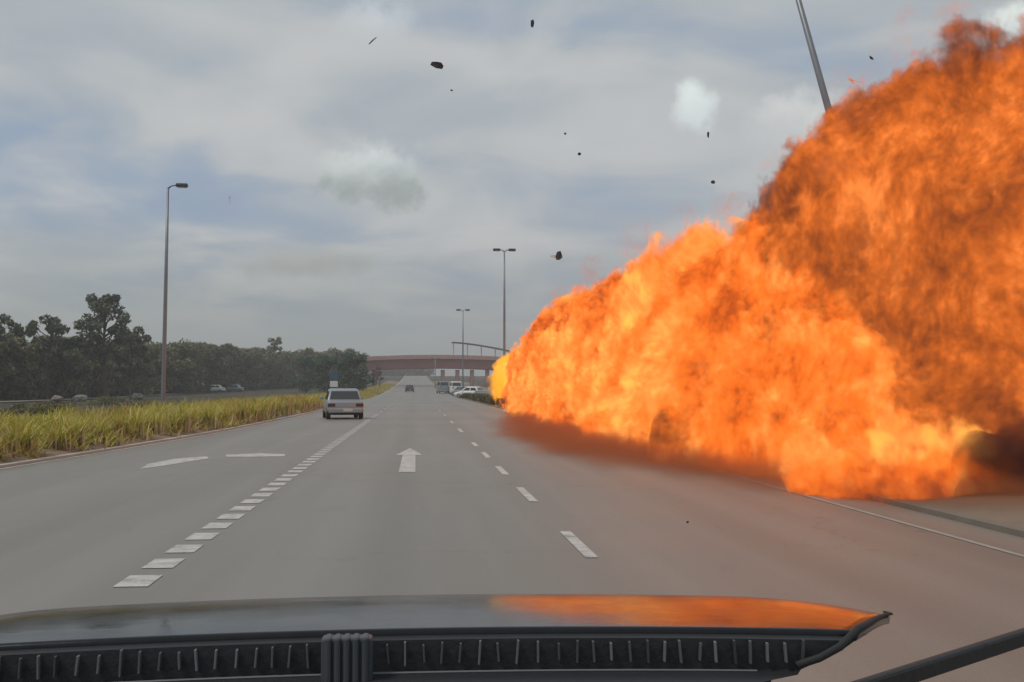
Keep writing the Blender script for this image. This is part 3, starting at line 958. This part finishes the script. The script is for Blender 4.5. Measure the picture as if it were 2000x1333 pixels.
p = at(679, 817, 53)
make_car((p.x, 51.5, 0.0), R(8), 'silver_paint', 'silver-grey hatchback driving ahead in the left lane', 4.0, 1.66, 1.40)
p = at(800, 764, 225)
make_car((p.x, 225, ground_z(225)), R(0.5), 'dark_paint', 'small dark car far ahead in the middle of the road', 4.2, 1.7, 1.45)
for px, Y, rz, paint, van, lab in ((398, 228, 80, 'white_paint', True, 'white van parked on the path, leftmost of the far parked vehicles'),
                                   (438, 233, 84, 'white_paint', False, 'white car parked on the path between a van and a silver car'),
                                   (474, 238, 78, 'silver_paint', False, 'silver car parked on the path, last of the far parked vehicles')):
    p = at(px, 770, Y)
    make_car((p.x, Y, ground_z(Y) - 0.1), R(rz), paint, lab, 4.0 if not van else 4.4, 1.7, 1.45 if not van else 1.9, van, 'vehicles parked on the path before the wood')
for px, Y, rz, paint, van, lab in ((868, 205, 8, 'silver_paint', True, 'silver-grey van parked behind the guardrail, the one nearest the road'),
                                   (892, 190, 4, 'white_paint', True, 'white van behind the guardrail, left of the silver car'),
                                   (917, 172, 30, 'silver_paint', False, 'silver car parked behind the guardrail beside the white van'),
                                   (946, 150, 62, 'white_paint', False, 'white car behind the guardrail near the tip of the flames')):
    p = at(px, 770, Y)
    make_car((p.x, Y, ground_z(Y) + 0.05), R(rz), paint, lab, 4.2, 1.75, 1.5 if not van else 2.2, van, 'vehicles parked behind the guardrail')

# overpass crossing the road far ahead, red-brown girders on pale columns
bY = 330
bz = ground_z(bY) - 0.3
bd = empty('overpass', (0, bY, bz))
tag(bd, 'low red-brown overpass spanning the road in the far distance', 'overpass')
simple('parapet_pale', (0.42, 0.25, 0.225), 0.85, 0.15, 0.4)
def arch(x): return 0.2 - 0.7 * ((x - 6) / 22) ** 2
V, F = [], []
for i in range(23):
    x = -16 + 2 * i + (0.0 if i else -2)
    V += [(x, 0.5, 5.2 + arch(x)), (x, 9.5, 5.2 + arch(x)), (x, 9.5, 8.2 + arch(x)), (x, 0.5, 8.2 + arch(x))]
for i in range(22):
    for k in range(4):
        F.append((i * 4 + k, i * 4 + (k + 1) % 4, i * 4 + 4 + (k + 1) % 4, i * 4 + 4 + k))
F += [(0, 1, 2, 3), (88, 91, 90, 89)]
from_py('deck', V, F, MATS['maroon_wall'], bd)
for k in range(11):
    x = -14 + k * 4.0
    bm = bmesh.new(); box(bm, (0, 0, 0), (3.96, 0.3, 1.2), None, 0.04); o = from_bm('parapet', bm, MATS['parapet_pale'], bd)
    o.location = (x, 0.35, 8.55 + arch(x)); o.rotation_euler = (0, math.atan(1.4 * (x - 6) / 484), 0)
for x in (-12.0, 7.9, 12.2, 16.5, 21.0):
    bm = bmesh.new(); tube(bm, [(x, 2, -1.0), (x, 2, 4.95)], 0.75 if x < 0 else 0.6, 14); from_bm('column', bm, MATS['maroon_wall' if x < 0 else 'parapet_pale'], bd, True)
V, F = [], []
for i in range(17):                                    # sloping covered walkway roof above the far side
    x = 10.5 + 17.5 * i / 16
    z = 12.9 - 2.6 * (i / 16) ** 1.5
    V += [(x, 0.2, z), (x, 5, z), (x, 0.2, z + 0.28), (x, 5, z + 0.28)]
for i in range(16):
    a = i * 4
    F += [(a, a + 4, a + 5, a + 1), (a + 2, a + 3, a + 7, a + 6), (a, a + 2, a + 6, a + 4), (a + 1, a + 5, a + 7, a + 3)]
F += [(0, 1, 3, 2), (64, 66, 67, 65)]
from_py('walkway_roof', V, F, MATS['roof_sheet'], bd)
for i in range(5):
    x = 11 + i * 4.1
    bm = bmesh.new(); tube(bm, [(x, 0.9, 8.2), (x, 0.9, 12.9 - 2.6 * ((x - 10.5) / 17.5) ** 1.5)], 0.14, 8); from_bm('roof_post', bm, MATS['fascia'], bd)

# rocks beside the path
for px, Y, s, lab in ((112, 128, 0.9, 'pale grey boulder beside the path at the wood edge, leftmost of three'),
                      (158, 131, 1.1, 'pale boulder beside the path, middle one of three'), (268, 150, 1.2, 'pale boulder by the path, just left of the left lamp post')):
    p = at(px, 775, Y)
    bm = bmesh.new(); bmesh.ops.create_icosphere(bm, subdivisions=3, radius=1.0)
    for v in bm.verts:
        v.co *= 1 + 0.35 * mnoise.noise(v.co * 1.4 + Vector((px, 0, 0)))
        v.co.z *= 0.6
    o = from_bm('boulder', bm, MATS['rock']); o.location = (p.x, Y, 0.2); o.scale = (s * 0.7, s * 0.6, s * 0.65)
    tag(o, lab, 'boulder')


# ------------------------------------------------------------------ fire
def lumpy(name, spheres, voxel, disp, mat, parent):
    bm = bmesh.new()
    for (x, y_, z, r) in spheres:
        bmesh.ops.create_icosphere(bm, subdivisions=2, radius=r, matrix=Matrix.Translation((x, y_, z)))
    me = bpy.data.meshes.new(name); bm.to_mesh(me); bm.free()
    o = bpy.data.objects.new(name, me); COL.objects.link(o)
    m = o.modifiers.new('r', 'REMESH'); m.mode = 'VOXEL'; m.voxel_size = voxel
    dg = bpy.context.evaluated_depsgraph_get()
    ev = o.evaluated_get(dg)
    me2 = bpy.data.meshes.new_from_object(ev)
    bpy.data.objects.remove(o)
    co = np.empty(len(me2.vertices) * 3, np.float32); me2.vertices.foreach_get('co', co); co = co.reshape(-1, 3)
    no = np.empty(len(me2.vertices) * 3, np.float32); me2.vertices.foreach_get('normal', no); no = no.reshape(-1, 3)
    d = np.zeros(len(co))
    for (sc_, amp) in disp:
        d += np.array([amp * (mnoise.noise(Vector((float(c[0]), float(c[1]), float(c[2]))) * sc_) ) for c in co])
    co = co + no * d[:, None].astype(np.float32)
    me2.vertices.foreach_set('co', co.astype(np.float32).reshape(-1)); me2.update()
    me2.polygons.foreach_set('use_smooth', [True] * len(me2.polygons))
    me2.materials.clear(); me2.materials.append(mat)
    me2.name = name
    o = bpy.data.objects.new(name, me2); link(o, parent)
    return o


DK = (0.38, 0.060, 0.010); OR = (0.95, 0.150, 0.012); BR = (1.05, 0.225, 0.024); PE = (1.15, 0.34, 0.075); YE = (1.35, 0.56, 0.09)
# rolling flame along the road edge: ridge height, ridge line and half-width against road distance
A_H = [(11.8, 0.1), (14, 0.45), (17, 1.2), (20, 3.1), (22.5, 4.8), (27, 5.3), (33, 4.9), (40, 5.1), (55, 5.9), (66, 5.8), (80, 5.2), (92, 4.8), (99, 4.0), (104, 0.1)]
A_X = [(11.8, 7.6), (14, 7.2), (17, 6.5), (20, 6.8), (27, 7.3), (40, 8.0), (60, 8.9), (80, 9.5), (104, 9.3)]
A_W = [(11.8, 0.6), (14, 1.25), (17, 1.3), (22, 2.0), (30, 2.7), (40, 3.3), (60, 3.7), (90, 2.6), (104, 0.6)]
# nearer, sootier mass: top height across, and how far it reaches towards the camera
B_top = [(6.2, 0.3), (6.8, 4.4), (7.5, 5.3), (8.2, 6.0), (8.8, 6.9), (9.3, 7.3), (10.2, 7.6), (12, 7.9), (14, 7.9), (17, 7.5), (20, 5.5), (22, 0.5)]


def field_a(t, x, y, z):
    h = table(t, y, A_H, 8.0); w = table(t, y, A_W, 8.0); c = table(t, y, A_X, 16.0)
    u = t.math('DIVIDE', t.math('SUBTRACT', x, c), w); v = t.math('DIVIDE', t.math('MAXIMUM', z, 0.0), h)
    rho = t.math('SQRT', t.math('ADD', t.math('MULTIPLY', u, u), t.math('MULTIPLY', v, v)))
    return t.math('MULTIPLY', t.math('SUBTRACT', 1.0, rho), t.math('MULTIPLY', t.math('ADD', w, h), 0.5))


def field_b(t, x, y, z):
    top = t.math('SUBTRACT', table(t, x, B_top, 16.0), z)
    mid = t.math('ADD', t.math('MULTIPLY', x, -0.45), 26.3)
    thick = t.math('SUBTRACT', 2.4, t.math('ABSOLUTE', t.math('SUBTRACT', y, mid)))
    return t.math('MINIMUM', t.math('MINIMUM', top, thick), 1.8)


def field_tip(t, x, y, z):
    v = t.node('ShaderNodeVectorMath', operation='DISTANCE')
    com = t.node('ShaderNodeCombineXYZ')
    t.L.new(x, com.inputs[0]); t.L.new(t.math('MULTIPLY', y, 0.6), com.inputs[1]); t.L.new(z, com.inputs[2])
    t.L.new(com.outputs[0], v.inputs[0]); v.inputs[1].default_value = (8.0, 86 * 0.6, 1.9)
    return t.math('SUBTRACT', 2.4, v.outputs['Value'])


def field_one(t, x, y, z):
    return t.math('MULTIPLY', x, 0.0)


f_bright = mk_fire('flame_bright', 5.0, [(0.0, DK), (0.17, OR), (0.42, BR), (0.68, PE), (0.92, YE)], 1.05, 0.42, field_a, step=0.07, rag=(2.5, 1.1))
f_dark = mk_fire('flame_sooty', 4.5, [(0.06, (0.10, 0.026, 0.013)), (0.30, (0.27, 0.060, 0.014)), (0.56, (0.50, 0.105, 0.015)), (0.82, (0.82, 0.17, 0.022)), (1.0, (1.1, 0.30, 0.06))], 1.0, 0.5, field_b, step=0.19, rag=(3.0, 1.4))
f_tip = mk_fire('flame_yellow', 2.5, [(0.1, (1.1, 0.34, 0.02)), (0.5, (1.15, 0.48, 0.02)), (0.9, (1.2, 0.62, 0.10))], 1.0, 0.6, field_tip, step=0.12, rag=(1.5, 1.0))
f_thin = mk_fire('glowing_haze', 0.7, [(0.2, (0.5, 0.11, 0.04)), (0.8, (0.95, 0.24, 0.08))], 1.0, 0.9, field_one, step=0.12, soft=0.9, rag=(1.2, 1.0))

fire = empty('fireball', (8, 40, 0))
tag(fire, 'huge orange fireball rolling along the right side of the road', 'fire')
rf = random.Random(12)
sp = []
yv = 14.0
while yv < 102:
    h = interp(A_H, yv) + 0.25; cx = interp(A_X, yv); w = interp(A_W, yv) + 0.3
    for k in range(7):
        ang = R(5 + k * 170 / 6)
        r = min(w, h) * 0.36 + 0.25 + rf.uniform(-0.1, 0.15)
        sp.append((cx + (w - r * 0.55) * math.cos(ang) - 8, yv - 40, max(0.35 * r, (h - r * 0.55) * math.sin(ang)), r))
    sp.append((cx - 8, yv - 40, h * 0.45, min(w, h) * 0.55))
    yv += 0.6 + 0.02 * yv
fl_a = lumpy('flame', sp, 0.42, [(0.45, 0.6)], f_bright, fire)
tag(fl_a, 'bright orange rolling flame hugging the road edge')
sp = []
x = 5.9
while x < 21.5:
    h = interp(B_top, x) + 1.5
    for yo in (-1.9, 0, 1.9):
        z = 0.3
        while z < h - 0.4:
            r = 1.15 + rf.uniform(-0.1, 0.15)
            sp.append((x - 8, 26.3 - x * 0.45 + yo - 40, min(z, h - r * 0.75), r))
            z += 1.1
    x += 0.95
fl_b = lumpy('flame', sp, 0.36, [(0.5, 0.6)], f_dark, fire)
tag(fl_b, 'darker sooty flame towering at the right edge')
sp = [(8.0 - 8, 86 - 40, 1.9, 2.6), (8.0 - 8, 88 - 40, 1.9, 2.4), (8.0 - 8, 84 - 40, 1.9, 2.4)]
fl_t = lumpy('flame_tip', sp, 0.2, [(0.6, 0.7), (1.4, 0.4)], f_tip, fire)
tag(fl_t, 'yellow leading tip of the fire')
# thin pinkish smoke off the upper rim, its haze put in as faint glow
sp = []
for px, py, Y, r in ((1240, 480, 38, 0.9), (1330, 450, 35, 0.9), (1440, 425, 30, 0.9), (1520, 395, 26, 0.8), (1545, 330, 22, 0.7), (1600, 280, 21, 0.6), (1650, 200, 21, 0.6),
                     (1715, 105, 21, 0.55), (1735, 80, 21, 0.4), (1790, 85, 21, 0.7), (1850, 40, 22, 0.65), (1110, 600, 55, 1.2), (1170, 540, 46, 1.0), (1050, 655, 75, 1.2)):
    p = at(px, py, Y); sp.append((p.x - 8, Y - 40, p.z, r))
fl_c = lumpy('haze_wisp', sp, 0.16, [(0.8, 0.45), (2.0, 0.25)], f_thin, fire)
tag(fl_c, 'thin pinkish smoke haze on the upper rim, put in as faint glow')

# dark smoke at the foot of the near flames
t = NT('smoke_dark'); t.N.remove(t.bsdf)
vp = t.node('ShaderNodeVolumePrincipled')
vp.inputs['Color'].default_value = (0.16, 0.06, 0.05, 1)
nn = t.noise(0.9, 4, 0.6, t.pos())
t.L.new(t.maprange(nn, 0.32, 0.6, 0.5, 3.2), vp.inputs['Density'])
t.L.new(vp.outputs[0], t.out.inputs['Volume']); t.m.cycles.volume_step_rate = 0.3
sp = []
for px, py, Y, r in ((1905, 925, 13.6, 0.30), (1950, 905, 13.6, 0.42), (2000, 890, 13.7, 0.5), (1940, 960, 13.4, 0.26), (1985, 955, 13.4, 0.36), (2060, 900, 13.9, 0.6), (1885, 955, 13.4, 0.2), (2040, 960, 13.4, 0.4), (2110, 930, 13.6, 0.5)):
    p = at(px, py, Y); sp.append((p.x - 8, Y - 40, p.z, r))
lumpy('smoke', sp, 0.08, [(1.4, 0.2), (3.5, 0.09)], t.m, fire)


# thin red-brown smoke added to tint the lanes with the fire's glow and shade
t = NT('road_tint_smoke'); t.N.remove(t.bsdf)
vp = t.node('ShaderNodeVolumePrincipled')
vp.inputs['Color'].default_value = (0.66, 0.23, 0.10, 1)
sep = t.node('ShaderNodeSeparateXYZ'); t.L.new(t.pos(), sep.inputs[0])
nn = t.noise(0.35, 4, 0.6, t.pos())
SM = [(10, 6.2), (12, 5.4), (15, 4.2), (18, 3.1), (24, 2.1), (32, 2.0), (42, 2.7), (55, 4.0), (60, 5.4)]
inside = t.math('SUBTRACT', sep.outputs[0], table(t, sep.outputs[1], SM, 8.0))
inside = t.math('ADD', inside, t.math('MULTIPLY', t.math('SUBTRACT', nn, 0.5), 4.0))
fade = t.math('MULTIPLY', t.maprange(inside, 0.0, 2.2), t.maprange(sep.outputs[2], 0.05, 0.5, 1.0, 0.0))
t.L.new(t.math('MULTIPLY', fade, 1.15), vp.inputs['Density'])
t.L.new(vp.outputs[0], t.out.inputs['Volume']); t.m.cycles.volume_step_rate = 0.12
V, F = [], []
sy = np.linspace(10.2, 59.5, 40)
for yv in sy:
    x0 = interp(SM, yv) - 0.6 + 0.3 * mnoise.noise((0, yv * 0.4, 2)); x1 = 9.5
    for k in range(9):
        x = x0 + (x1 - x0) * k / 8
        V.append((x - 8, yv - 40, 0.02))
    for k in range(9):
        x = x0 + (x1 - x0) * k / 8
        V.append((x - 8, yv - 40, 0.06 + 0.48 * min(1, k / 3) + 0.05 * mnoise.noise((x, yv, 0))))
w = 18
for j in range(len(sy) - 1):
    a = j * w
    for k in range(8):
        F.append((a + k, a + w + k, a + w + k + 1, a + k + 1))
        F.append((a + 9 + k, a + 9 + k + 1, a + w + 9 + k + 1, a + w + 9 + k))
    F.append((a, a + 9, a + w + 9, a + w)); F.append((a + 8, a + w + 8, a + w + 17, a + 17))
for a in (0, (len(sy) - 1) * w):
    F.append(tuple(range(a, a + 9)) + tuple(range(a + 17, a + 8, -1)))
so = from_py('smoke', V, F, t.m, fire)
bmx = bmesh.new(); bmx.from_mesh(so.data); bmesh.ops.recalc_face_normals(bmx, faces=bmx.faces); bmx.to_mesh(so.data); bmx.free()
tag(so, 'thin red-brown smoke layer added for the brown glow on the road')


# ------------------------------------------------------------------ flying debris
def debris(px, py, Y, size, mat, label, kind='plate', rot=(0, 0, 0)):
    p = at(px, py, Y)
    rg = random.Random(px)
    bm = bmesh.new()
    if kind == 'plate':
        n = 7
        out = [(math.cos(2 * math.pi * i / n) * rg.uniform(0.5, 1.0) * size[0] / 2, 0, math.sin(2 * math.pi * i / n) * rg.uniform(0.5, 1.0) * size[1] / 2) for i in range(n)]
        a = [bm.verts.new((x, -0.03 * size[0] + rg.uniform(-.12, .12) * size[1], z)) for x, _, z in out]
        b = [bm.verts.new((v.co.x * 0.92, v.co.y + 0.07 * size[0], v.co.z * 0.92)) for v in a]
        bm.faces.new(a); bm.faces.new(b)
        for i in range(n): bm.faces.new((a[i], a[(i + 1) % n], b[(i + 1) % n], b[i]))
    else:
        tube(bm, [(-size[0] / 2, 0, 0), (0, 0.02, size[1] * 0.3), (size[0] / 2, 0, 0)], [size[1] * 0.4, size[1] * 0.55, size[1] * 0.3], 6)
    o = from_bm('debris_piece', bm, MATS[mat])
    o.location = p; o.rotation_euler = rot
    tag(o, label, 'debris', 'debris flying through the air')
    return o


debris(855, 127, 30, (0.50, 0.24), 'charred', 'largest dark flat debris fragment in the upper sky', rot=(0.1, 0.15, 0.2))
debris(728, 80, 30, (0.28, 0.035), 'charred', 'thin slanted dark stick flying at the top of the sky', 'stick', (0, R(-45), 0.1))
debris(882, 177, 30, (0.08, 0.07), 'charred', 'tiny dark fleck below the largest flying fragment')
debris(1040, 46, 35, (0.16, 0.40), 'charred', 'small upright dark fragment at the top centre of the sky', rot=(0, 0.1, 0))
debris(1104, 262, 32, (0.12, 0.09), 'charred', 'faint small fragment above the round fleck in mid sky')
debris(1131, 301, 30, (0.13, 0.13), 'charred', 'round dark fleck in mid sky')
debris(1383, 264, 28, (0.09, 0.26), 'charred', 'small upright hooked fragment below the small white cloud')
debris(1393, 356, 34, (0.2, 0.22), 'lamp_dark', 'dull fragment halfway between the small white cloud and the flames')
debris(1092, 500, 40, (0.34, 0.42), 'charred', 'dark triangular fragment right of the twin-headed lamp', rot=(0, 0.5, 0))
debris(1082, 502, 40.5, (0.36, 0.16), 'pale_panel', 'pale flake beside the dark triangular fragment')
debris(448, 392, 34, (0.08, 0.42), 'pale_panel', 'small white upright flake right of the left lamp head', rot=(0, 0.2, 0))
debris(1702, 114, 17.5, (0.12, 0.055), 'charred', 'small dark sliver above the rim of the flames', rot=(0, 0.7, 0))
debris(1343, 1020, 10.5, (0.035, 0.03), 'charred', 'tiny dark speck over the road near the fire')


# ------------------------------------------------------------------ the car that carries the camera: bonnet, cowl with modelled windscreen reflections, wiper
car = empty('own_car', (0, 1.2, 0))
tag(car, 'glossy dark car bonnet and cowl along the bottom edge, mirroring the fire', 'car')
OFF = Vector((0, -1.2, 0))


def bonnet_z(x, y):
    # slope grows from almost level at the cowl to about six degrees at the front lip
    s = (y - 1.50) / 0.5
    z = 1.131 - 0.5 * (0.030 * s + 0.054 * s * s)
    z -= 0.020 * (x / 0.75) ** 2 + 0.03 * max(0, abs(x) - 0.55) ** 2 * 10
    if y > 1.95: z -= (y - 1.95) ** 2 * 9
    return z


R_EDGE = [(1.50, at(1672, 1238, 1.50).x), (1.56, at(1692, 1213, 1.56).x), (1.66, at(1714, 1188, 1.66).x), (1.80, at(1738, 1152, 1.80).x), (1.86, at(1715, 1150, 1.86).x), (1.95, at(1640, 1150, 1.95).x), (2.1, at(1480, 1150, 2.1).x)]
V, F = [], []
nx, ny = 60, 30
for j in range(ny + 1):
    y = 1.50 + 0.60 * j / ny
    xr = interp(R_EDGE, y)
    for i in range(nx + 1):
        x = -1.0 + (xr + 1.0) * i / nx
        V.append(Vector((x, y, bonnet_z(x, y))) + OFF)
for j in range(ny):
    for i in range(nx):
        a = j * (nx + 1) + i
        F.append((a, a + 1, a + nx + 2, a + nx + 1))
bo = from_py('bonnet', V, F, MATS['bonnet_paint'], car, True)
m = bo.modifiers.new('thick', 'SOLIDIFY'); m.thickness = 0.012; m.offset = -1

# rubber seal along the free edge
bm = bmesh.new()
pts = [at(1556, 1300, 1.462) + OFF, at(1600, 1286, 1.464) + OFF, at(1640, 1264, 1.468) + OFF]
for j in range(16):
    y = 1.50 + 0.34 * j / 15
    x = interp(R_EDGE, y)
    pts.append(Vector((x + 0.003, y, bonnet_z(x, y) + 0.004)) + OFF)
tube(bm, pts, [0.0055] * 5 + [0.0052 - 0.00026 * k for k in range(len(pts) - 5)], 8)
from_bm('edge_seal', bm, MATS['rubber'], car, True)

# cowl: upright face whose ribs copy a vent's windscreen reflection, then the dark scuttle panel
V, F = [], []
XR = interp(R_EDGE, 1.5)
rows = [(1.499, -0.006, XR), (1.480, -0.008, XR - 0.01), (1.479, -0.022, XR - 0.03), (1.478, -0.047, XR - 0.085), (1.462, -0.050, XR - 0.095), (1.40, -0.044, XR - 0.16), (1.05, -0.03, XR - 0.3)]
for (y, dz, xr) in rows:
    for i in range(nx + 1):
        x = -1.0 + (xr + 1.0) * i / nx
        V.append(Vector((x, y, bonnet_z(x, 1.5) + dz)) + OFF)
for j in range(len(rows) - 1):
    for i in range(nx):
        a = j * (nx + 1) + i
        F.append((a, a + 1, a + nx + 2, a + nx + 1))
cowl = from_py('cowl', V, F, MATS['cowl_black'], car)
x = -0.78
while x < XR - 0.07:
    if abs(x + 0.085) > 0.04:
        bm = bmesh.new()
        box(bm, (0, 0, 0), (0.0026, 0.008, 0.034 * rng.uniform(0.6, 1.0)), None, 0.0006)
        o = from_bm('reflected_rib', bm, MATS['reflected_rib_grey'], cowl)
        o.location = Vector((x, 1.4735, bonnet_z(x, 1.5) - 0.024)) + OFF
        o.rotation_euler = (0, rng.uniform(-0.1, 0.1) + 0.25 * max(0, -x - 0.35), 0)
    x += 0.0240 * rng.uniform(0.85, 1.15)
bm = bmesh.new()
tube(bm, [Vector((xx, 1.470, bonnet_z(xx, 1.5) - 0.0475)) + OFF for xx in np.linspace(-0.62, 0.45, 30)], 0.0016, 6)
from_bm('reflected_rim', bm, MATS['reflected_rib_grey'], cowl)
# ribbed grey box modelling a windscreen reflection in the middle of the cowl
for k in range(5):
    bm = bmesh.new(); box(bm, (-0.108 + k * 0.0115, 1.445 - 1.2, 1.088), (0.0085, 0.03, 0.10), None, 0.003)
    from_bm('reflected_box_rib', bm, MATS['box_grey'], car)
bm = bmesh.new(); box(bm, (-0.085, 1.45 - 1.2, 1.086), (0.064, 0.026, 0.10), None, 0.004); from_bm('reflected_box', bm, MATS['box_grey'], car)
# wiper blade at the lower corner
a = at(1690, 1345, 1.10) ; b = at(2060, 1225, 1.36)
bm = bmesh.new()
mid_ = (a + b) / 2
dv = (b - a); ln = dv.length
rot = dv.to_track_quat('X', 'Z').to_matrix()
box(bm, mid_ + OFF, (ln * 1.1, 0.012, 0.020), rot, 0.004)
wp = from_bm('wiper', bm, MATS['cowl_black'], car)

# ------------------------------------------------------------------ humid air
t = NT('haze'); t.N.remove(t.bsdf)
vp = t.node('ShaderNodeVolumePrincipled')
vp.inputs['Color'].default_value = (0.86, 0.88, 0.90, 1)
vp.inputs['Density'].default_value = 0.00075
t.L.new(vp.outputs[0], t.out.inputs['Volume'])
bm = bmesh.new(); box(bm, (0, 1080, 13.0), (3100, 2960, 30.0))
hz = from_bm('haze', bm, t.m)
tag(hz, 'thin humid haze lying over the road and the distant trees', 'haze', kind='stuff')
